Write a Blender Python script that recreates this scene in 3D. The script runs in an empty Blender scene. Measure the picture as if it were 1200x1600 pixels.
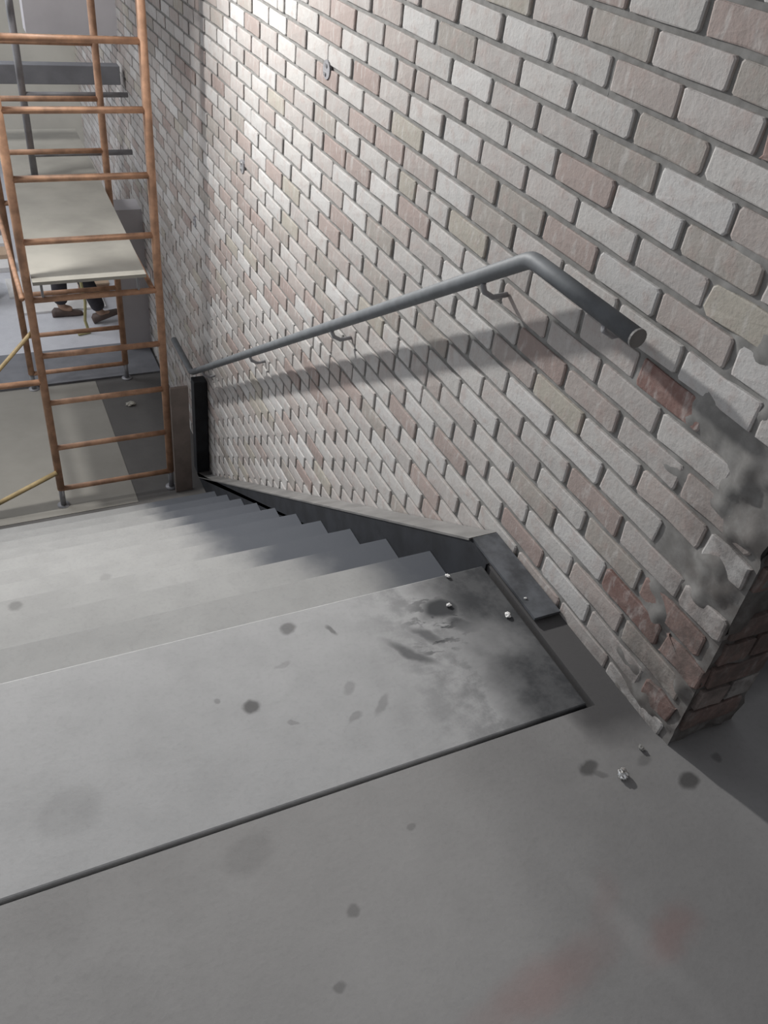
import bpy, bmesh, math, random
from mathutils import Vector, Matrix, noise
random.seed(7)
S = bpy.context.scene
COL = S.collection

# ------------------------------------------------------------------ camera, sky, sun, exposure
R = ((0.9049, -0.4123, 0.1058), (0.1851, 0.6049, 0.7745), (-0.3833, -0.6812, 0.6237))
cam_d = bpy.data.cameras.new('camera')
cam = bpy.data.objects.new('camera', cam_d)
COL.objects.link(cam)
M = Matrix(((R[0][0], R[1][0], R[2][0]), (R[0][1], R[1][1], R[2][1]), (R[0][2], R[1][2], R[2][2])))
q = M.to_quaternion()
cam.rotation_mode = 'QUATERNION'
cam.rotation_quaternion = q
cam.location = (-1.1857, -1.0884, 1.5003)
cam_d.sensor_fit = 'HORIZONTAL'
cam_d.sensor_width = 36
cam_d.lens = 1315.26 * 36 / 1200
cam_d.clip_start = 0.02
S.camera = cam

W = bpy.data.worlds.new('daylight')
S.world = W
W.use_nodes = True
wn = W.node_tree
wn.nodes.clear()
w_out = wn.nodes.new('ShaderNodeOutputWorld')
w_bg = wn.nodes.new('ShaderNodeBackground')
w_tc = wn.nodes.new('ShaderNodeTexCoord')
w_dot = wn.nodes.new('ShaderNodeVectorMath'); w_dot.operation = 'DOT_PRODUCT'
w_dot.inputs[1].default_value = Vector((-0.45, 0.85, 0.35)).normalized()
w_map = wn.nodes.new('ShaderNodeMapRange')
w_map.inputs[1].default_value = -0.5; w_map.inputs[2].default_value = 1.0
w_ramp = wn.nodes.new('ShaderNodeMix'); w_ramp.data_type = 'RGBA'
w_ramp.inputs[6].default_value = (0.105, 0.102, 0.104, 1)
w_ramp.inputs[7].default_value = (0.50, 0.515, 0.545, 1)
wn.links.new(w_tc.outputs['Generated'], w_dot.inputs[0])
wn.links.new(w_dot.outputs['Value'], w_map.inputs[0])
wn.links.new(w_map.outputs[0], w_ramp.inputs[0])
wn.links.new(w_ramp.outputs[2], w_bg.inputs['Color'])
wn.links.new(w_bg.outputs[0], w_out.inputs['Surface'])
w_bg.inputs['Strength'].default_value = 1.0

lamp_d = bpy.data.lights.new('flood_lamp', 'AREA')
lamp_d.shape = 'DISK'; lamp_d.size = 0.16
lamp_d.energy = 152
lamp_d.color = (1.0, 0.985, 0.955)
lamp = bpy.data.objects.new('flood_lamp', lamp_d)
COL.objects.link(lamp)
lamp.location = (-1.22, 3.36, 1.85)
lamp.rotation_mode = 'QUATERNION'
lamp.rotation_quaternion = Vector((-0.20, -1.0, -0.48)).to_track_quat('-Z', 'Y')

side_fill_d = bpy.data.lights.new('side_daylight_fill', 'AREA')  # added fill light brightening the far floor; no window there
side_fill_d.shape = 'RECTANGLE'; side_fill_d.size = 3.2; side_fill_d.size_y = 2.2
side_fill_d.energy = 75
side_fill_d.color = (0.95, 0.97, 1.0)
side_fill = bpy.data.objects.new('side_daylight_fill', side_fill_d)
COL.objects.link(side_fill)
side_fill.location = (-4.2, 7.0, 1.4)
side_fill.rotation_mode = 'QUATERNION'
side_fill.rotation_quaternion = Vector((1.0, -0.2, -0.5)).to_track_quat('-Z', 'Z')

room_d = bpy.data.lights.new('lower_room_fill', 'AREA')  # added fill lifting the dark upper far end; no such lamp seen
room_d.shape = 'DISK'; room_d.size = 0.5
room_d.energy = 58
room = bpy.data.objects.new('lower_room_fill', room_d)
COL.objects.link(room)
room.location = (-2.3, 4.2, 2.5)
room.rotation_mode = 'QUATERNION'
room.rotation_quaternion = Vector((0.62, 0.72, -0.42)).to_track_quat('-Z', 'Y')

S.view_settings.view_transform = 'Standard'
S.view_settings.look = 'None'
S.view_settings.gamma = 1
S.view_settings.use_curve_mapping = False
S.view_settings.exposure = 0.0

# ------------------------------------------------------------------ materials
def new_mat(name, rough=0.8, metal=0.0):
    m = bpy.data.materials.new(name)
    m.use_nodes = True
    nt = m.node_tree
    b = nt.nodes['Principled BSDF']
    b.inputs['Roughness'].default_value = rough
    b.inputs['Metallic'].default_value = metal
    return m, nt, b

def N(nt, t, **kw):
    n = nt.nodes.new(t)
    for k, v in kw.items():
        setattr(n, k, v)
    return n

def mth(nt, op, a, b=None, c=None, clamp=False):
    n = N(nt, 'ShaderNodeMath', operation=op, use_clamp=clamp)
    for i, v in enumerate((a, b, c)):
        if v is None: continue
        if isinstance(v, (int, float)): n.inputs[i].default_value = v
        else: nt.links.new(v, n.inputs[i])
    return n.outputs[0]

def smooth(nt, v, lo, hi, a=0.0, b=1.0):
    n = N(nt, 'ShaderNodeMapRange', interpolation_type='SMOOTHSTEP')
    nt.links.new(v, n.inputs[0])
    n.inputs[1].default_value = lo; n.inputs[2].default_value = hi
    n.inputs[3].default_value = a; n.inputs[4].default_value = b
    return n.outputs[0]

def noi(nt, co, scale, detail=4, rough=0.55, dist=0.0):
    n = N(nt, 'ShaderNodeTexNoise')
    n.inputs['Scale'].default_value = scale
    n.inputs['Detail'].default_value = detail
    n.inputs['Roughness'].default_value = rough
    n.inputs['Distortion'].default_value = dist
    nt.links.new(co, n.inputs['Vector'])
    return n.outputs[0]

def mix(nt, f, a, b, mode='MIX'):
    n = N(nt, 'ShaderNodeMix', data_type='RGBA', blend_type=mode)
    for i, v in ((0, f), (6, a), (7, b)):
        if isinstance(v, (int, float)): n.inputs[i].default_value = v
        elif isinstance(v, tuple): n.inputs[i].default_value = (*v, 1) if len(v) == 3 else v
        else: nt.links.new(v, n.inputs[i])
    return n.outputs[2]

def obj_co(nt):
    return N(nt, 'ShaderNodeTexCoord').outputs['Object']

def scaled(nt, co, s):
    n = N(nt, 'ShaderNodeVectorMath', operation='MULTIPLY')
    nt.links.new(co, n.inputs[0]); n.inputs[1].default_value = s
    return n.outputs[0]

def warped(nt, co, scale, amt):
    n = N(nt, 'ShaderNodeTexNoise')
    n.inputs['Scale'].default_value = scale
    n.inputs['Detail'].default_value = 4
    nt.links.new(co, n.inputs['Vector'])
    s = N(nt, 'ShaderNodeVectorMath', operation='SUBTRACT')
    nt.links.new(n.outputs['Color'], s.inputs[0]); s.inputs[1].default_value = (.5, .5, .5)
    m = N(nt, 'ShaderNodeVectorMath', operation='SCALE')
    nt.links.new(s.outputs[0], m.inputs[0]); m.inputs['Scale'].default_value = amt
    a = N(nt, 'ShaderNodeVectorMath', operation='ADD')
    nt.links.new(co, a.inputs[0]); nt.links.new(m.outputs[0], a.inputs[1])
    return a.outputs[0]

def spot(nt, co, x, y, rx, ry, soft=0.5, ang=0.0):
    """mask, 1 inside the blot at (x, y)"""
    s = N(nt, 'ShaderNodeVectorMath', operation='SUBTRACT')
    nt.links.new(co, s.inputs[0]); s.inputs[1].default_value = (x, y, 0)
    r = N(nt, 'ShaderNodeVectorRotate', rotation_type='Z_AXIS')
    nt.links.new(s.outputs[0], r.inputs['Vector']); r.inputs['Angle'].default_value = -ang
    m = N(nt, 'ShaderNodeVectorMath', operation='MULTIPLY')
    nt.links.new(r.outputs[0], m.inputs[0]); m.inputs[1].default_value = (1 / rx, 1 / ry, 0)
    l = N(nt, 'ShaderNodeVectorMath', operation='LENGTH')
    nt.links.new(m.outputs[0], l.inputs[0])
    return smooth(nt, l.outputs['Value'], 1 - soft, 1 + soft, 1, 0)

def bump(nt, b, h, strength=0.3, dist=0.01):
    n = N(nt, 'ShaderNodeBump')
    n.inputs['Strength'].default_value = strength
    n.inputs['Distance'].default_value = dist
    nt.links.new(h, n.inputs['Height'])
    nt.links.new(n.outputs[0], b.inputs['Normal'])

def plain(name, col, rough=0.7, metal=0.0, var=0.12, scale=14):
    m, nt, b = new_mat(name, rough, metal)
    co = obj_co(nt)
    n = noi(nt, co, scale, 5, 0.6)
    dark = tuple(c * (1 - var) for c in col); lite = tuple(min(1, c * (1 + var)) for c in col)
    nt.links.new(mix(nt, smooth(nt, n, .3, .7), dark, lite), b.inputs['Base Color'])
    bump(nt, b, n, 0.12, 0.004)
    return m

def concrete(name, col, col2, spots=(), reds=(), darken=None, rough=0.85, pale=None):
    m, nt, b = new_mat(name, rough)
    co = obj_co(nt)
    big = noi(nt, co, 1.6, 5, 0.6)
    mid = noi(nt, co, 9, 6, 0.65)
    fine = noi(nt, co, 90, 3, 0.6)
    c = mix(nt, smooth(nt, big, .3, .7), col, col2)
    c = mix(nt, mth(nt, 'MULTIPLY', smooth(nt, mid, .35, .72), .28), c, tuple(x * .72 for x in col))
    c = mix(nt, mth(nt, 'MULTIPLY', smooth(nt, fine, .45, .8), .18), c, tuple(x * .6 for x in col))
    wco = warped(nt, co, 30, 0.02)
    if pale:
        for (x, y, rx, ry, a, k) in pale:
            c = mix(nt, mth(nt, 'MULTIPLY', spot(nt, warped(nt, co, 6, .06), x, y, rx, ry, .8, a), k), c, tuple(min(1, x * 1.35) for x in col2))
    for (x, y, rx, ry, a, k) in spots:
        c = mix(nt, mth(nt, 'MULTIPLY', spot(nt, wco, x, y, rx, ry, .35, a), k), c, (.045, .043, .042))
    for (x, y, rx, ry, a, k) in reds:
        c = mix(nt, mth(nt, 'MULTIPLY', spot(nt, warped(nt, co, 20, .05), x, y, rx, ry, .8, a), k), c, (.30, .12, .10))
    if darken:
        c = darken(nt, co, c)
    nt.links.new(c, b.inputs['Base Color'])
    bump(nt, b, mth(nt, 'ADD', mth(nt, 'MULTIPLY', mid, .6), mth(nt, 'MULTIPLY', fine, .25)), .22, .006)
    return m

def slab_grime(nt, co, c):
    """black drag marks and soot on the top tread, thickest near the stringer"""
    w = warped(nt, co, 7, .16)
    st = warped(nt, scaled(nt, co, (1, 1, 1)), 14, .05)
    strokes = noi(nt, scaled(nt, warped(nt, co, 5, .12), (16, 34, 1)), 1.0, 4, .6)
    sm = smooth(nt, strokes, .46, .6)
    cloud = smooth(nt, noi(nt, co, 11, 5, .65), .40, .62)
    sep = N(nt, 'ShaderNodeSeparateXYZ'); nt.links.new(w, sep.inputs[0])
    edge = smooth(nt, sep.outputs[0], -.36, -.20)
    edge2 = smooth(nt, sep.outputs[0], -.60, -.26)
    a = spot(nt, w, -.27, .10, .13, .10, .6)
    a2 = spot(nt, st, -.285, .155, .055, .04, .5)
    a3 = spot(nt, st, -.25, .085, .055, .03, .5, -.6)
    a4 = spot(nt, st, -.36, .085, .05, .018, .6, -.9)
    a5 = spot(nt, st, -.42, .04, .06, .015, .6, -.9)
    base = mth(nt, 'MULTIPLY', edge, mth(nt, 'ADD', .85, mth(nt, 'MULTIPLY', cloud, .12)))
    light = mth(nt, 'MULTIPLY', mth(nt, 'MULTIPLY', edge2, cloud), .5)
    k = mth(nt, 'MAXIMUM', base, light)
    k = mth(nt, 'MAXIMUM', k, mth(nt, 'MULTIPLY', mth(nt, 'MULTIPLY', a, sm), .92))
    for z in (a2, a3): k = mth(nt, 'MAXIMUM', k, mth(nt, 'MULTIPLY', z, .95))
    for z in (a4, a5): k = mth(nt, 'MAXIMUM', k, mth(nt, 'MULTIPLY', z, .7))
    # lighter, wiped patches inside the soot
    wipe = mth(nt, 'MULTIPLY', spot(nt, w, -.215, .03, .085, .06, .7), .42)
    k = mth(nt, 'MULTIPLY', k, mth(nt, 'SUBTRACT', 1, wipe))
    return mix(nt, k, c, (.028, .030, .034))

def floor_grime_and_tone(nt, co, c):
    """dark dirt trodden in along the foot of the wall; wider floor also darkens to the right"""
    w = warped(nt, co, 8, .10)
    sep = N(nt, 'ShaderNodeSeparateXYZ'); nt.links.new(w, sep.inputs[0])
    kx = smooth(nt, sep.outputs[0], -.21, -.11)
    ky = smooth(nt, sep.outputs[1], -.42, -.27)
    k = mth(nt, 'MULTIPLY', mth(nt, 'MULTIPLY', kx, ky), .92)
    skew = mth(nt, 'SUBTRACT', sep.outputs[0], mth(nt, 'MULTIPLY', sep.outputs[1], .16))
    wide = mth(nt, 'ADD', mth(nt, 'MULTIPLY', smooth(nt, skew, -.44, -.34), .14), mth(nt, 'MULTIPLY', smooth(nt, sep.outputs[0], -.75, -.1), .14))
    return mix(nt, mth(nt, 'MAXIMUM', k, wide), c, (.06, .058, .060))

def step_darkening(nt, co, c):
    """dark blue-grey band along the stringer, ragged edge"""
    w = warped(nt, co, 5, .22)
    sep = N(nt, 'ShaderNodeSeparateXYZ'); nt.links.new(w, sep.inputs[0])
    off = mth(nt, 'MULTIPLY', smooth(nt, sep.outputs[1], .3, 1.3), .26)
    e = mth(nt, 'ADD', sep.outputs[0], off)
    k = mth(nt, 'MULTIPLY', smooth(nt, e, -.36, -.16), .92)
    return mix(nt, k, c, (.055, .062, .078))

M_FLOOR = concrete('worn_grey_concrete', (.262, .256, .252), (.305, .30, .296),
    spots=[(-.200, -.372, .022, .016, .4, .75), (-.185, -.395, .016, .007, -.6, .4), (-.010, -.478, .024, .018, .3, .85),
           (-.07, -.40, .02, .012, .2, .35), (.09, -.455, .012, .01, 0, .5), (-.93, -.30, .05, .035, .3, .16), (-.79, -.47, .012, .012, 0, .4),
           (-.86, -.58, .01, .008, 0, .4), (-1.15, -.62, .012, .008, 0, .6), (-.62, -.36, .01, .008, 0, .3)],
    reds=[(-.263, -.725, .06, .03, .3, .30), (-.53, -.71, .13, .035, .15, .28), (-.34, -.62, .05, .02, .8, .12)],
    pale=[(-.75, -.45, .30, .34, 0, .25), (-.33, -.70, .02, .16, .25, .25)], darken=floor_grime_and_tone)
M_SLAB = concrete('dusty_pale_concrete', (.385, .385, .387), (.43, .43, .432),
    spots=[(-.672, .213, .019, .016, .3, .55), (-.823, .022, .019, .016, .2, .72), (-.576, .176, .007, .018, .3, .55),
           (-.89, .06, .006, .006, 0, .35), (-.72, .11, .02, .006, .2, .2), (-.75, -.05, .012, .005, -.5, .3), (-.62, -.08, .02, .008, .4, .3),
           (-1.22, -.10, .06, .05, .3, .14), (-.55, -.07, .03, .01, .8, .3), (-.60, .0, .02, .012, .8, .25)],
    darken=slab_grime)
M_STEP = concrete('pale_step_concrete', (.30, .30, .296), (.345, .345, .34),
    spots=[(-1.277, 1.06, .022, .02, 0, .4), (-.97, 1.3, .02, .02, 0, .2), (-1.0, .62, .02, .015, 0, .15)], darken=step_darkening)
M_LOWER = concrete('dark_shaded_lower_concrete', (.105, .10, .098), (.13, .125, .12))  # dark floor; shade beside the brick wall also put into its colour
M_BRIGHT = concrete('smooth_pale_floor', (.62, .63, .68), (.68, .69, .73), rough=.5)
M_PAPER = plain('tan_floor_paper', (.27, .258, .232), .85, var=.07, scale=3)
M_STEEL = plain('black_primed_steel', (.018, .020, .025), .7, .0, .35, 9)
M_CAP = plain('grey_primed_steel', (.20, .195, .19), .6, .1, .2, 8)
M_CAPD = plain('dark_blue_grey_steel', (.085, .09, .10), .6, .1, .45, 12)  # level cap: darker, bluer and blotchier than the sloped cap
M_RAIL = plain('grey_painted_rail', (.135, .145, .155), .6, .1, .12, 20)
M_CHROME, _n, _b = new_mat('bright_zinc', .22, 1.0); _b.inputs['Base Color'].default_value = (.75, .75, .74, 1)
M_ORANGE = plain('hazed_orange_paint', (.47, .27, .17), .55, 0, .28, 12)  # orange paint, washed out with haze put into the colour
M_OCHRE = plain('faded_ochre_paint', (.40, .30, .15), .55, 0, .25, 12)
M_PLY = plain('dusty_plywood', (.37, .355, .315), .85, 0, .09, 4)
M_BEIGE = plain('beige_board', (.58, .565, .51), .9, 0, .08, 2)
M_GREYP = plain('grey_plaster', (.52, .505, .525), .9, 0, .08, 2)
M_GREYM = plain('grey_galvanised_pipe', (.27, .27, .285), .5, .1, .15, 12)
M_BEAM = plain('slate_steel_beam', (.21, .215, .235), .6, .1, .12, 6)
M_WOODB = plain('brown_board', (.215, .175, .155), .8, 0, .15, 8)
M_WHITE = plain('white_sheet', (.78, .77, .76), .6, 0, .05, 6)
M_TANP = plain('tan_plank', (.62, .46, .33), .7, 0, .12, 8)
M_CARD = plain('brown_cardboard', (.42, .27, .19), .85, 0, .1, 10)
M_TROUS = plain('charcoal_cloth', (.045, .042, .05), .9, 0, .2, 20)
M_SHIRT = plain('khaki_cloth', (.26, .24, .14), .9, 0, .15, 20)
M_SKIN = plain('skin', (.45, .29, .21), .6, 0, .06, 20)
M_SHOE = plain('brown_leather', (.10, .07, .06), .6, 0, .2, 20)
M_HAIR = plain('dark_hair', (.03, .025, .02), .7, 0, .2, 40)
M_STRAP = plain('pale_yellow_webbing', (.42, .38, .19), .8, 0, .1, 30)
M_DARK = plain('dark_plastic', (.04, .05, .055), .5, 0, .2, 9)

def end_dirt(nt, co, c):
    """blotchy dark dirt on the broken lower end of the brick wall"""
    w = warped(nt, co, 6, .22)
    sep = N(nt, 'ShaderNodeSeparateXYZ'); nt.links.new(w, sep.inputs[0])
    ky = smooth(nt, mth(nt, 'ADD', sep.outputs[1], mth(nt, 'MULTIPLY', sep.outputs[2], .30)), -.30, .12, 1, 0)
    blot = smooth(nt, noi(nt, co, 16, 5, .65), .36, .62)
    k = mth(nt, 'MULTIPLY', ky, mth(nt, 'ADD', .25, mth(nt, 'MULTIPLY', blot, .5)))
    return mix(nt, k, c, (.085, .072, .066))

def brick_mat():
    m, nt, b = new_mat('limewashed_brick', .9)
    at = N(nt, 'ShaderNodeVertexColor', layer_name='tint')
    co = obj_co(nt)
    n1 = noi(nt, co, 22, 5, .65)
    n2 = noi(nt, co, 120, 3, .6)
    n3 = noi(nt, scaled(nt, co, (1, 1, .35)), 45, 4, .6)
    c = at.outputs['Color']
    c = mix(nt, mth(nt, 'MULTIPLY', smooth(nt, n1, .46, .7), .45), c, (.36, .275, .25))
    c = mix(nt, mth(nt, 'MULTIPLY', smooth(nt, n3, .5, .72), .5), c, (.50, .485, .47))
    c = mix(nt, mth(nt, 'MULTIPLY', smooth(nt, n2, .55, .8), .35), c, (.22, .20, .19))
    c = end_dirt(nt, co, c)
    nt.links.new(c, b.inputs['Base Color'])
    bump(nt, b, mth(nt, 'ADD', n1, mth(nt, 'MULTIPLY', n2, .5)), .35, .006)
    return m
M_BRICK = brick_mat()
def mortar_mat():
    m, nt, b = new_mat('grey_mortar', .95)
    co = obj_co(nt)
    n = noi(nt, co, 30, 5, .6)
    c = mix(nt, smooth(nt, n, .3, .7), (.178, .175, .168), (.25, .246, .238))
    nt.links.new(end_dirt(nt, co, c), b.inputs['Base Color'])
    bump(nt, b, n, .12, .004)
    return m
M_MORTAR = mortar_mat()

# ------------------------------------------------------------------ mesh helpers
class MB:
    def __init__(s): s.v = []; s.f = []; s.c = []
    def add(s, vs, fs, col=None):
        o = len(s.v); s.v += [tuple(v) for v in vs]; s.f += [[i + o for i in f] for f in fs]
        s.c += [col or (1, 1, 1)] * len(vs)
        return s
    def box(s, x0, x1, y0, y1, z0, z1, ch=0.0):
        if ch <= 0:
            vs = [(x, y, z) for z in (z0, z1) for y in (y0, y1) for x in (x0, x1)]
            return s.add(vs, [(0, 2, 3, 1), (4, 5, 7, 6), (0, 1, 5, 4), (2, 6, 7, 3), (0, 4, 6, 2), (1, 3, 7, 5)])
        bm = bmesh.new(); bmesh.ops.create_cube(bm, size=1)
        for v in bm.verts:
            v.co = Vector(((x0 + x1) / 2 + v.co.x * (x1 - x0), (y0 + y1) / 2 + v.co.y * (y1 - y0), (z0 + z1) / 2 + v.co.z * (z1 - z0)))
        bmesh.ops.bevel(bm, geom=bm.edges[:], offset=ch, segments=2, affect='EDGES', profile=.5)
        bm.verts.index_update()
        s.add([v.co.copy() for v in bm.verts], [[v.index for v in f.verts] for f in bm.faces]); bm.free()
        return s
    def tube(s, pts, r, seg=12, cap=True):
        pts = [Vector(p) for p in pts]
        rings = []
        up = Vector((0, 0, 1))
        d0 = (pts[1] - pts[0]).normalized()
        if abs(d0.dot(up)) > .95: up = Vector((1, 0, 0))
        side = d0.cross(up).normalized()
        for i, p in enumerate(pts):
            a = (pts[i] - pts[i - 1]).normalized() if i else d0
            b = (pts[i + 1] - pts[i]).normalized() if i < len(pts) - 1 else a
            t = (a + b).normalized()
            side = (side - t * side.dot(t)).normalized()
            n2 = t.cross(side).normalized()
            k = 1 / max(.4, t.dot(a))
            bend = (b - a)
            bd = bend.normalized() if bend.length > 1e-6 else None
            ring = []
            for j in range(seg):
                th = 2 * math.pi * j / seg
                o = side * math.cos(th) * r + n2 * math.sin(th) * r
                if bd is not None:
                    bb = (bd - t * bd.dot(t))
                    if bb.length > 1e-6:
                        bb.normalize(); o = o + bb * o.dot(bb) * (k - 1)
                ring.append(p + o)
            rings.append(ring)
        vs = [v for rg in rings for v in rg]
        fs = []
        for i in range(len(pts) - 1):
            for j in range(seg):
                k = (j + 1) % seg
                fs.append((i * seg + j, i * seg + k, (i + 1) * seg + k, (i + 1) * seg + j))
        if cap:
            fs.append(tuple(range(seg - 1, -1, -1))); fs.append(tuple((len(pts) - 1) * seg + j for j in range(seg)))
        return s.add(vs, fs)
    def disc(s, c, n, r, h, seg=20):
        n = Vector(n).normalized(); c = Vector(c)
        return s.tube([c, c + n * h], r, seg)
    def prism(s, poly, axis, a, b):
        """poly: list of 2D points, extruded along axis ('x','y','z') from a to b"""
        def P(p, t):
            return {'x': (t, p[0], p[1]), 'y': (p[0], t, p[1]), 'z': (p[0], p[1], t)}[axis]
        n = len(poly)
        vs = [P(p, a) for p in poly] + [P(p, b) for p in poly]
        fs = [tuple(range(n)), tuple(range(2 * n - 1, n - 1, -1))]
        for i in range(n):
            k = (i + 1) % n
            fs.append((i, i + n, k + n, k))
        return s.add(vs, fs)
    def build(s, name, mat, parent=None, smooth_=False, loc=None):
        me = bpy.data.meshes.new(name)
        vs = s.v
        if loc is not None:
            L = Vector(loc); vs = [Vector(v) - L for v in s.v]
        me.from_pydata(vs, [], s.f)
        bm = bmesh.new(); bm.from_mesh(me); bmesh.ops.recalc_face_normals(bm, faces=bm.faces); bm.to_mesh(me); bm.free()
        me.materials.append(mat)
        if smooth_:
            for p in me.polygons: p.use_smooth = True
        o = bpy.data.objects.new(name, me)
        COL.objects.link(o)
        if loc is not None: o.location = loc
        if parent is not None:
            o.parent = parent
            o.location = Vector(o.location) - Vector(parent.location) if loc is None else Vector(loc) - Vector(parent.location)
        return o

def thing(name, loc, label, cat, group=None):
    o = bpy.data.objects.new(name, None)
    o.empty_display_size = .1
    COL.objects.link(o); o.location = loc
    return tag(o, label, cat, group)

def tag(o, label, cat, group=None):
    o['label'] = label; o['category'] = cat
    if group: o['group'] = group
    return o

def struct(o):
    o['kind'] = 'structure'
    return o

# ------------------------------------------------------------------ floors
RISE, GO, Y0 = .182, .279, .262
ZL = -2.002
b = MB()
b.box(-4.2, 3.0, -4.0, -.238, -.16, 0)
b.box(-.086, .02, -.238, .36, -.16, 0)
b.box(.02, 3.0, -.238, 3.2, -.16, 0)
struct(b.build('floor', M_FLOOR))
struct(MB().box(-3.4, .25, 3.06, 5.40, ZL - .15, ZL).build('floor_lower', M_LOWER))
struct(MB().box(-4.5, 1.2, 5.40, 10.5, ZL - .15, ZL).build('floor_back', M_BRIGHT))

# ------------------------------------------------------------------ brick wall
def row_z(k):
    if k >= -4: return 1.158 + k * .0677
    if k >= -11: return 1.158 - 4 * .0677 + (k + 4) * .0695
    return 1.158 - 4 * .0677 - 7 * .0695 + (k + 11) * .0702

PAL = [((.46, .445, .43), 30), ((.41, .385, .37), 26), ((.375, .335, .315), 16), ((.34, .283, .262), 9), ((.37, .345, .30), 6), ((.50, .49, .48), 17), ((.31, .25, .23), 2), ((.33, .305, .28), 8)]
PT = [c for c, w in PAL for _ in range(w)]
def tint(red=0.0):
    c = random.choice(PT)
    if random.random() < red: c = random.choice([(.20, .12, .105), (.25, .17, .15), (.17, .14, .13)])
    k = random.uniform(.90, 1.03)
    return tuple(x * k for x in c)

def brick(mb, O, U, V, Nn, w, h, col, rag=0.0, dep=.02):
    """front-face brick: origin O lower-left, U along, V up, Nn outward"""
    ch = .003 + random.random() * .004
    base = [(ch, 0), (w / 2, 0), (w - ch, 0), (w, ch), (w, h - ch), (w - ch, h), (w / 2, h), (ch, h), (0, h - ch), (0, ch)]
    j = .0013 + rag * .8
    out = [(x + random.uniform(-j, j), y + random.uniform(-j, j) * .8) for x, y in base]
    cx, cy = w / 2, h / 2
    proud = random.uniform(.0, .004)
    vs = []
    for lvl, inset, dz in ((0, 0, -dep), (1, 0, -.0018), (2, .0035, 0)):
        for (x, y) in out:
            dx, dy = cx - x, cy - y
            l = math.hypot(dx, dy)
            x2, y2 = x + dx / l * inset * 1.3, y + dy / l * inset
            zz = dz + (proud if lvl else 0) + (random.uniform(-1, 1) * rag * .22 if lvl == 2 else 0)
            vs.append(O + U * x2 + V * y2 + Nn * zz)
    n = 10
    vs.append(O + U * cx + V * cy + Nn * (proud + .0015))
    fs = []
    for l in range(2):
        for i in range(n):
            k = (i + 1) % n
            fs.append((l * n + i, l * n + k, (l + 1) * n + k, (l + 1) * n + i))
    for i in range(n):
        fs.append((2 * n + i, 2 * n + (i + 1) % n, 3 * n))
    mb.add(vs, fs, col)

BL = .2072
Y_END = -.392
wall = MB()
Ux, Vx, Nx = Vector((0, 1, 0)), Vector((0, 0, 1)), Vector((-1, 0, 0))
for k in range(-48, 16):
    z0 = row_z(k); h = row_z(k + 1) - z0 - .012
    ph = .1543 if k % 2 == 0 else .0507
    y = ph - 4 * BL
    edge = Y_END + random.uniform(0, .03)
    while y < 8.0:
        a, e = y + .006, y + BL - .006
        a += random.uniform(-.002, .002); e += random.uniform(-.004, .002)
        y += BL
        if e < edge + .03: continue
        a = max(a, edge)
        near = max(0, min(1, (.02 - a) / .35))
        rag = .0045 * near * (1.4 if random.random() < .5 else .4)
        segs = [(a, e)]
        if e - a > .19 and random.random() < .06 and a > .4:
            m_ = (a + e) / 2 + random.uniform(-.03, .03); segs = [(a, m_ - .005), (m_ + .005, e)]
        if near > .55 and random.random() < .10: continue
        for (sa, se) in segs:
            brick(wall, Vector((0, sa, z0)), Ux, Vx, Nx, se - sa, h, tint(.25 * near), rag)
# end face of the wall
for k in range(-17, 16):
    z0 = row_z(k); h = row_z(k + 1) - z0 - .012
    if z0 < -.02: continue
    x = .012 + random.uniform(0, .02)
    for w in ((.09, .085) if k % 2 else (.17,)):
        if random.random() < .12: x += w; continue
        brick(wall, Vector((x, Y_END, z0)), Vector((1, 0, 0)), Vx, Vector((0, -1, 0)), w - .01, h, tint(.75), .0045)
        x += w
wo = wall.build('wall_right', M_BRICK)
struct(wo)
ca = wo.data.color_attributes.new('tint', 'FLOAT_COLOR', 'POINT')
for i, c in enumerate(wall.c): ca.data[i].color = (*c, 1)

# mortar bed: fine lumpy grid near the broken end, flat further along
mo = MB()
zt, zb = row_z(16), row_z(-48)
def mgrid(y0, y1, zz0, zz1, step, lump):
    ny = max(1, int((y1 - y0) / step)); nz = max(1, int((zz1 - zz0) / step))
    vs = []
    for i in range(ny + 1):
        for j in range(nz + 1):
            yy = y0 + (y1 - y0) * i / ny; zz = zz0 + (zz1 - zz0) * j / nz
            x = .0042
            if lump:
                near = max(0, min(1, (.10 - yy) / .40)) * (1 if zz < 1.1 else max(0, 1 - (zz - 1.1) / .4))
                n = noise.noise(Vector((1.7, yy * 11, zz * 13))) + .3 * noise.noise(Vector((5, yy * 27, zz * 30)))
                x -= near * max(0, n - .02) * .026
                x += noise.noise(Vector((9, yy * 50, zz * 50))) * .0008
            vs.append((x, yy, zz))
    fs = [(i * (nz + 1) + j, (i + 1) * (nz + 1) + j, (i + 1) * (nz + 1) + j + 1, i * (nz + 1) + j + 1) for i in range(ny) for j in range(nz)]
    mo.add(vs, fs)
mgrid(Y_END + .004, .36, -.05, zt, .009, True)
mgrid(.36, 8.0, zb, zt, .4, False)
mgrid(Y_END + .004, .36, zb, -.05, .4, False)
# end face and the body behind
ny, nz = 20, 130
vs = []
for i in range(ny + 1):
    for j in range(nz + 1):
        xx = .0065 + .193 * i / ny; zz = -.02 + (zt + .02) * j / nz
        n = noise.noise(Vector((xx * 14, 3, zz * 13))) + .5 * noise.noise(Vector((xx * 40, 7, zz * 40)))
        vs.append((xx, Y_END + .010 - max(0, n) * .022, zz))
mo.add(vs, [(i * (nz + 1) + j, (i + 1) * (nz + 1) + j, (i + 1) * (nz + 1) + j + 1, i * (nz + 1) + j + 1) for i in range(ny) for j in range(nz)])
mo.box(.012, .198, Y_END + .014, 8.0, zb, zt)
mort = mo.build('mortar', M_MORTAR, wo, True)

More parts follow.
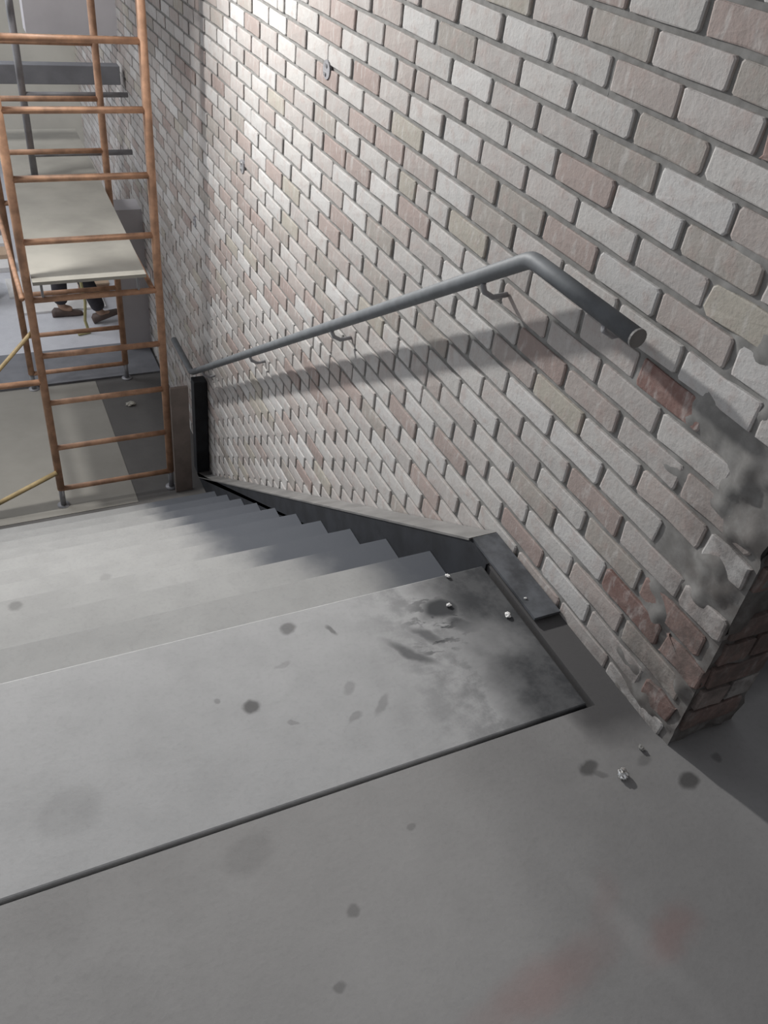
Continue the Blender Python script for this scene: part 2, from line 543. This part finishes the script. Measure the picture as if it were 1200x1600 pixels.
# ------------------------------------------------------------------ staircase
stair = thing('staircase', (-1.15, Y0, 0), 'pale concrete staircase going down beside the brick wall', 'staircase')
XL, XR = -2.35, -.094
t = MB().box(XL, XR - .008, -.229, Y0, -.10, 0, .004)
o = t.build('landing_slab', M_SLAB, stair)
for n in range(1, 11):
    y1 = Y0 + GO * n; z = -RISE * n
    poly = [(y1 - GO - .02, z), (y1 - .006, z), (y1, z - .006), (y1, z - .04), (y1 - .012, z - .06), (y1 - .012, z - RISE - .03), (y1 - GO - .02, z - RISE - .03)]
    MB().prism(poly, 'x', XL, XR).build('step', M_STEP, stair)
y1 = Y0 + GO * 10
MB().box(XL, XR, y1 - GO, y1 - .012, ZL, -RISE * 10 - .035).build('base_riser', M_STEP, stair)

# ------------------------------------------------------------------ steel stringer
strg = thing('stair_stringer', (-.045, 1.8, -1.0), 'black steel stringer with grey top cap between stairs and brick wall', 'stringer')
SL = .6535
yk = .364; ze = .018
ye = 3.50
zc = lambda y: ze - SL * (y - yk)
d = .34
poly = [(.26, .004), (yk, ze - .006), (ye, zc(ye) - .006), (ye, ZL), (ye - .7, ZL), (ye - .7, max(ZL, zc(ye - .7) - d)), (yk, ze - d), (.26, -.15)]
MB().prism(poly, 'x', -.092, -.083).build('face_plate', M_STEEL, strg)
capt = .008
poly = [(yk - .008, ze), (ye, zc(ye)), (ye, zc(ye) - capt), (yk - .008, ze - capt)]
MB().prism(poly, 'x', -.094, -.006).build('sloped_cap', M_CAP, strg)
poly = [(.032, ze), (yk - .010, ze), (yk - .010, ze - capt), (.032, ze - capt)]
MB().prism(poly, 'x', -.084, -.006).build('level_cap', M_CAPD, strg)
pst = MB().box(-.090, -.006, 3.50, 3.58, ZL, -1.30, .004).build('end_post', M_STEEL, strg)
pst['label'] = 'dark upright post at the foot of the stringer'

# ------------------------------------------------------------------ handrail
rail = thing('handrail', (0, .375, .80), 'grey tubular handrail bent along the brick wall', 'handrail')
XRL = -.08
rz = .812; yc = .372; rs = .6485
zr = lambda y: rz - rs * (y - yc)
path = [(XRL, .0, rz), (XRL, yc - .02, rz), (XRL, yc, rz - .003), (XRL, yc + .02, zr(yc + .02)), (XRL, 3.54, zr(3.54)), (XRL, 3.60, zr(3.585)), (XRL, 4.05, zr(3.60))]
MB().tube(path, .0195, 16).build('rail', M_RAIL, rail, True)
MB().tube([(XRL, -.004, rz), (XRL, .001, rz)], .020, 16).build('end_cap', M_CAP, rail)
for (y, zw) in ((.10, .765), (.541, .645), (1.429, .070), (2.38, -.545), (3.30, -1.145)):
    zt_ = (rz if y < yc else zr(y)) - .02
    br = MB().tube([(-.004, y, zw), (-.045, y, zw - .004), (-.072, y, zw + .012), (XRL, y, zw + .03), (XRL, y, zt_)], .007, 10).build('bracket', M_GREYM, rail, True)
    ros = MB().disc((.002, y, zw), (-1, 0, 0), .030, .010, 18).build('wall_plate', M_GREYM, br)
    MB().disc((-.0045, y, zw + .013), (-1, 0, 0), .007, .007, 8).build('screw', M_CHROME, br)
    MB().disc((-.0045, y + .008, zw - .014), (-1, 0, 0), .007, .007, 8).build('screw', M_CHROME, br)

# ------------------------------------------------------------------ scaffold tower
sc = thing('scaffold_tower', (-.63, 4.1, ZL), 'orange tubular scaffold tower with ladder-like ends at the foot of the stairs', 'scaffold')
XA, XB, YF, YB = -.969, -.289, 3.40, 4.85
RUNGS = [-1.870, -1.565, -1.250, -.945, -.612, -.297, .016, .329, .630, .94, 1.25]
def frame(Y, skip=()):
    for x in (XA, XB):
        MB().tube([(x, Y, ZL + .13), (x, Y, 1.45)], .0225, 14).build('post', M_ORANGE, sc, True)
        f = MB().tube([(x, Y, ZL + .005), (x, Y, ZL + .14)], .017, 12)
        f.disc((x, Y, ZL), (0, 0, 1), .038, .008, 18)
        f.build('foot', M_GREYM, sc, True)
    for i, z in enumerate(RUNGS):
        if i in skip: continue
        MB().tube([(XA, Y, z), (XB, Y, z)], .0165, 12).build('rung', M_ORANGE, sc, True)
frame(YF)
frame(YB, (3,))
for x in (XA, XB):
    MB().tube([(x - .035, YF, -.60), (x - .035, YB, -.60)], .014, 10).build('side_bar', M_ORANGE, sc, True)
    MB().tube([(x - .02, YF, 1.0), (x - .02, YB, 1.0)], .014, 10).build('side_bar', M_ORANGE, sc, True)
MB().tube([(XA, YF, -1.106), (-1.75, YF, -1.10)], .017, 12).build('outrigger_bar', M_ORANGE, sc, True)
MB().tube([(-1.55, YF - .02, ZL + .02), (XA - .01, YF - .02, -1.73)], .015, 12).build('outrigger_brace', M_OCHRE, sc, True)
MB().tube([(-1.75, YF + .02, -1.60), (XA - .01, YF + .02, -.80)], .011, 12).build('diagonal_brace', M_OCHRE, sc, True)

dkt = thing('plywood_deck', (-.63, 4.6, -.5), 'dusty plywood sheet laid flat as deck across the orange scaffold', 'plywood')
MB().prism([(-.944, 3.33), (-.365, 3.33), (-.318, 6.0), (-.90, 6.0)], 'z', -.500, -.482).build('sheet', M_PLY, dkt)
for x in (-.90, -.40):
    for y in (YF, YB):
        MB().box(x - .006, x + .006, y - .014, y + .014, -.595, -.4995).build('hook', M_GREYM, dkt)

sb = MB().box(-.86, -.842, 3.455, 4.9, 1.10, 1.75, .003)  # added board above the view, placed to shade the upper wall
sb.build('shade_board', M_PLY, sc)

gf = thing('guard_frame', (-.46, 4.93, -.482), 'grey pipe guard frame standing on the plywood deck', 'guard frame')
MB().tube([(-.735, 4.93, -.478), (-.735, 4.93, .75)], .022, 12).build('post', M_GREYM, gf, True)
MB().disc((-.735, 4.93, -.482), (0, 0, 1), .045, .008).build('base_plate', M_GREYM, gf)
MB().tube([(-.735, 4.93, -.335), (-.10, 4.93, -.335)], .018, 12).build('lower_rail', M_GREYM, gf, True)
MB().tube([(-.735, 4.93, .02), (-.10, 4.93, .02)], .016, 12).build('upper_rail', M_GREYM, gf, True)

bd = MB().box(-.275, -.165, 3.33, 3.35, ZL, -1.215, .003)
tag(bd.build('standing_board', M_WOODB), 'brown board standing on end beside the dark post at stair foot', 'board')

# ------------------------------------------------------------------ far end
struct(MB().box(-.72, .3, 8.0, 8.15, ZL, .6).build('wall_back', M_BEIGE))
struct(MB().box(-1.9, -.86, 9.6, 9.75, ZL, -.3).build('wall_far', plain('sage_wall', (.25, .28, .26), .9, 0, .06, 3)))
struct(MB().box(-.60, .02, 5.68, 5.85, .215, 1.9).build('wall_upper', M_GREYP))
struct(MB().box(-1.25, -.035, 5.52, 5.62, -.062, .058, .004).build('trim_1', M_BEAM))
struct(MB().box(-.20, .02, 5.28, 5.5, ZL, -.85).build('trim_2', M_GREYP))
struct(MB().box(-3.2, -.02, 4.88, 5.40, ZL, ZL + .012).build('dark_floor_strip', M_BEAM))  # thin dark strip laid across the floor before the far part

pp = MB().box(-3.0, -.525, 3.30, 4.86, ZL, ZL + .003)
tag(pp.build('floor_paper', M_PAPER), 'tan protective paper spread over the lower landing floor', 'floor paper')

# boards and sheets on the far floor
cols = [M_WHITE, M_TANP, M_WHITE, M_CARD]
labs = ['white plank on the bright far floor, nearest of the planks at left', 'tan plank lying between two white planks on the far floor', 'white plank behind the tan one on the far floor', 'brown plank lying farthest back on the far floor at left']
for i, y in enumerate((6.98, 7.28, 7.56, 7.84)):
    tag(MB().box(-2.6, -.86 - .02 * i, y, y + .2, ZL, ZL + .045, .003).build('plank', cols[i]), labs[i], 'plank', 'planks on the far floor')
tag(MB().box(-.90, -.22, 6.08, 6.33, ZL, ZL + .02, .003).build('white_sheet', M_WHITE), 'white sheet on the far floor just behind the walking feet', 'sheet', 'white sheets on the far floor')
tag(MB().box(-.98, -.12, 6.42, 6.80, ZL, ZL + .02, .003).build('white_sheet', M_WHITE), 'white sheet on the far floor, farther one behind the legs', 'sheet', 'white sheets on the far floor')
cb = thing('cardboard_box', (-.26, 6.38, ZL), 'small brown cardboard box on the floor right of the walking legs', 'box')
cb.location.z = ZL + .02
MB().box(-.40, -.14, 6.34, 6.42, ZL + .02, ZL + .10, .003).build('body', M_CARD, cb)
MB().box(-.405, -.135, 6.335, 6.425, ZL + .10, ZL + .115, .003).build('lid', M_TANP, cb)
bk = thing('bucket', (-1.20, 6.45, ZL), 'dark round bucket at the left edge of the bright far floor', 'bucket')
bb = MB(); seg = 24; vs = []
for (r, z) in ((.0, ZL), (.12, ZL), (.15, ZL + .32), (.157, ZL + .32), (.157, ZL + .34), (.143, ZL + .34), (.115, ZL + .02), (0, ZL + .02)):
    for j in range(seg):
        a = 2 * math.pi * j / seg; vs.append((-1.20 + r * math.cos(a), 6.45 + r * math.sin(a), z))
fs = [(i * seg + j, i * seg + (j + 1) % seg, (i + 1) * seg + (j + 1) % seg, (i + 1) * seg + j) for i in range(7) for j in range(seg)]
bb.add(vs, fs); bb.build('body', M_DARK, bk, True)
MB().tube([(-1.35, 6.45, ZL + .31), (-1.32, 6.40, ZL + .40), (-1.2, 6.37, ZL + .45), (-1.08, 6.40, ZL + .40), (-1.05, 6.45, ZL + .31)], .004, 8).build('handle', M_GREYM, bk, True)

# ------------------------------------------------------------------ person beyond the scaffold (stooped, mid-stride)
def skin_obj(name, verts, edges, mat, parent, lv=2, root=0):
    me = bpy.data.meshes.new(name)
    L = Vector(parent.location) if parent else Vector((0, 0, 0))
    me.from_pydata([Vector(v[:3]) - L for v in verts], edges, [])
    o = bpy.data.objects.new(name, me); COL.objects.link(o)
    md = o.modifiers.new('skin', 'SKIN'); md.use_smooth_shade = True
    for i, v in enumerate(verts):
        sv = me.skin_vertices[0].data[i]
        sv.radius = (v[3], v[4] if len(v) > 4 else v[3]); sv.use_root = (i == root)
    ss = o.modifiers.new('sub', 'SUBSURF'); ss.levels = lv; ss.render_levels = lv
    me.materials.append(mat)
    if parent: o.parent = parent
    return o

PX, PY = -.55, 5.92
per = thing('person', (PX, PY, ZL), 'person in dark trousers walking stooped on the bright floor beyond the scaffold', 'person')
z = lambda h: ZL + h
V_ = [(PX, PY, z(.84), .115, .13),                                    # 0 pelvis
      (PX + .05, PY, z(.97), .105, .125), (PX + .09, PY, z(1.08), .115, .145), (PX + .12, PY, z(1.14), .06, .07), (PX + .145, PY - .005, z(1.18), .05, .05), (PX + .165, PY - .005, z(1.21), .085, .08), (PX + .19, PY - .005, z(1.27), .075, .07),  # 1-6
      (PX - .0, PY - .09, z(.80), .085, .085), (PX + .13, PY - .10, z(.44), .056, .056), (PX + .185, PY - .10, z(.28), .052, .052), (PX + .245, PY - .10, z(.075), .036, .036), (PX + .33, PY - .11, z(.075), .03, .03),  # 7-11 front leg
      (PX - .02, PY + .09, z(.80), .085, .085), (PX - .035, PY + .09, z(.45), .056, .056), (PX - .045, PY + .09, z(.28), .052, .052), (PX - .05, PY + .09, z(.08), .036, .036), (PX + .04, PY + .09, z(.045), .03, .03),     # 12-16 rear leg
      (PX + .10, PY - .18, z(1.07), .052, .052), (PX + .14, PY - .21, z(.86), .042, .042), (PX + .22, PY - .19, z(.66), .03, .03),  # 17-19 arm
      (PX + .10, PY + .18, z(1.07), .052, .052), (PX + .16, PY + .21, z(.86), .042, .042), (PX + .25, PY + .18, z(.67), .03, .03)]  # 20-22 arm
E_ = [(0, 1), (1, 2), (2, 3), (3, 4), (4, 5), (5, 6), (0, 7), (7, 8), (8, 9), (9, 10), (10, 11), (0, 12), (12, 13), (13, 14), (14, 15), (15, 16), (2, 17), (17, 18), (18, 19), (2, 20), (20, 21), (21, 22)]
# hands: palm and five fingers each
for w, s in ((19, -1), (22, 1)):
    p = V_[w]
    i0 = len(V_)
    V_.append((p[0] + .035, p[1], p[2] - .055, .028, .018)); E_.append((w, i0))
    for f, (dx, ln) in enumerate(((-.026, .07), (-.009, .082), (.009, .078), (.026, .062))):
        a = len(V_)
        V_.append((p[0] + .05 + dx, p[1] + s * .004, p[2] - .095, .0085)); E_.append((i0, a))
        V_.append((p[0] + .055 + dx, p[1] - s * .012, p[2] - .095 - ln * .55, .0075)); E_.append((a, a + 1))
        V_.append((p[0] + .05 + dx, p[1] - s * .03, p[2] - .095 - ln * .9, .0065)); E_.append((a + 1, a + 2))
    a = len(V_)
    V_.append((p[0] + .072, p[1] - s * .012, p[2] - .055, .0095)); E_.append((i0, a))
    V_.append((p[0] + .09, p[1] - s * .02, p[2] - .085, .008)); E_.append((a, a + 1))
skin_obj('body', V_, E_, M_SKIN, per)
g = .017
TV = [V_[0], V_[7], V_[8], V_[9], (PX + .24, PY - .10, z(.11), .045, .045), V_[12], V_[13], V_[14], (PX - .048, PY + .09, z(.10), .046, .046), (PX + .05, PY, z(.92), .11, .13)]
TV = [(a[0], a[1], a[2], a[3] + g, a[4] + g) for a in TV]
skin_obj('trousers', TV, [(0, 1), (1, 2), (2, 3), (3, 4), (0, 5), (5, 6), (6, 7), (7, 8), (0, 9)], M_TROUS, per)
SV = [V_[1], V_[2], (PX + .12, PY, z(1.135), .07, .08), V_[17], (PX + .13, PY - .20, z(.93), .045, .045), V_[20], (PX + .145, PY + .20, z(.93), .045, .045), (PX + .03, PY, z(.90), .115, .135)]
SV = [(a[0], a[1], a[2], a[3] + .014, a[4] + .014) for a in SV]
skin_obj('shirt', SV, [(7, 0), (0, 1), (1, 2), (1, 3), (3, 4), (1, 5), (5, 6)], M_SHIRT, per, root=1)
skin_obj('hair', [(PX + .15, PY - .005, z(1.255), .085, .083), (PX + .175, PY - .005, z(1.305), .07, .066), (PX + .12, PY - .005, z(1.21), .06, .068)], [(2, 0), (0, 1)], M_HAIR, per)
fd = MB().tube([(PX + .235, PY - .005, z(1.215)), (PX + .27, PY - .005, z(1.208)), (PX + .25, PY - .005, z(1.19))], .012, 8); fd.build('nose', M_SKIN, per, True)
def shoe(x, y, h, pitch):
    c_, s_ = math.cos(pitch), math.sin(pitch)
    prof = [(-.085, .045, .034), (-.06, .07, .04), (.0, .062, .042), (.07, .045, .047), (.13, .032, .044), (.165, .02, .03)]
    rings = []
    vs = []
    seg = 12
    for (px, hh, wd) in prof:
        for j in range(seg):
            a = 2 * math.pi * j / seg
            yy = wd * math.cos(a); zz = max(0, hh * (.5 + .6 * math.sin(a)))
            vs.append((x + px * c_ - zz * s_, y + yy, h + px * s_ + zz * c_))
    fs = [(i * seg + j, i * seg + (j + 1) % seg, (i + 1) * seg + (j + 1) % seg, (i + 1) * seg + j) for i in range(len(prof) - 1) for j in range(seg)]
    fs += [tuple(range(seg)), tuple((len(prof) - 1) * seg + j for j in range(seg))]
    return MB().add(vs, fs)
shoe(PX - .045, PY + .09, ZL, 0).build('shoe', M_SHOE, per, True)
shoe(PX + .26, PY - .10, ZL + .03, .33).build('shoe', M_SHOE, per, True)
st = thing('webbing_strap', (PX + .10, PY - .16, ZL), 'pale yellow strap trailing to the floor between the walking legs', 'strap')
MB().tube([(PX + .08, PY - .26, z(.62)), (PX + .11, PY - .27, z(.28)), (PX + .09, PY - .28, z(.12)), (PX + .11, PY - .28, z(.012)), (PX + .02, PY - .30, z(.012))], .012, 8).build('webbing', M_STRAP, st, True)

# ------------------------------------------------------------------ small litter
def crumple(name, x, y, z0, r, mat, label, cat, sd, group=None, flat=.5):
    bm = bmesh.new(); bmesh.ops.create_icosphere(bm, subdivisions=3, radius=1)
    for v in bm.verts:
        n = noise.noise(v.co * 1.9 + Vector((sd, 0, 0))) + .6 * noise.noise(v.co * 4.3 + Vector((0, sd, 0)))
        v.co *= (1 + .45 * n)
    zmin = min(v.co.z for v in bm.verts)
    bm.verts.index_update()
    mb = MB().add([((v.co.x) * r, (v.co.y) * r * .75, (v.co.z - zmin) * r * flat) for v in bm.verts], [[v.index for v in f.verts] for f in bm.faces])
    bm.free()
    o = mb.build(name, mat); o.location = (x, y, z0); o.rotation_euler.z = sd
    return tag(o, label, cat, group)
crumple('foil_scrap', -.143, -.416, 0, .014, M_CHROME, 'shiny crumpled foil scrap on the grey floor near the wall end', 'scrap', 1.3)
crumple('chip', -.215, .252, 0, .007, M_WHITE, 'white chip at the far edge of the top slab, by the first step', 'chip', 2.2, 'white chips on the top slab')
crumple('chip', -.262, .155, 0, .007, M_WHITE, 'white chip in the black smear on the top slab', 'chip', 3.1, 'white chips on the top slab')
crumple('chip', -.135, .075, 0, .009, M_WHITE, 'white chip by the gap along the stringer, largest on the slab', 'chip', 4.7, 'white chips on the top slab')
crumple('chip', -.07, .10, ze, .004, M_WHITE, 'tiny white chip on the level stringer cap', 'chip', 5.9, 'white chips on the top slab')
crumple('paper_scrap', -.34, 4.46, ZL, .035, M_PLY, 'pale paper scrap on the dark lower floor under the scaffold', 'scrap', 6.4, flat=.3)
crumple('pebble', -.06, -.375, 0, .008, M_MORTAR, 'small grey mortar crumb on the floor by the wall end', 'crumb', 7.7)
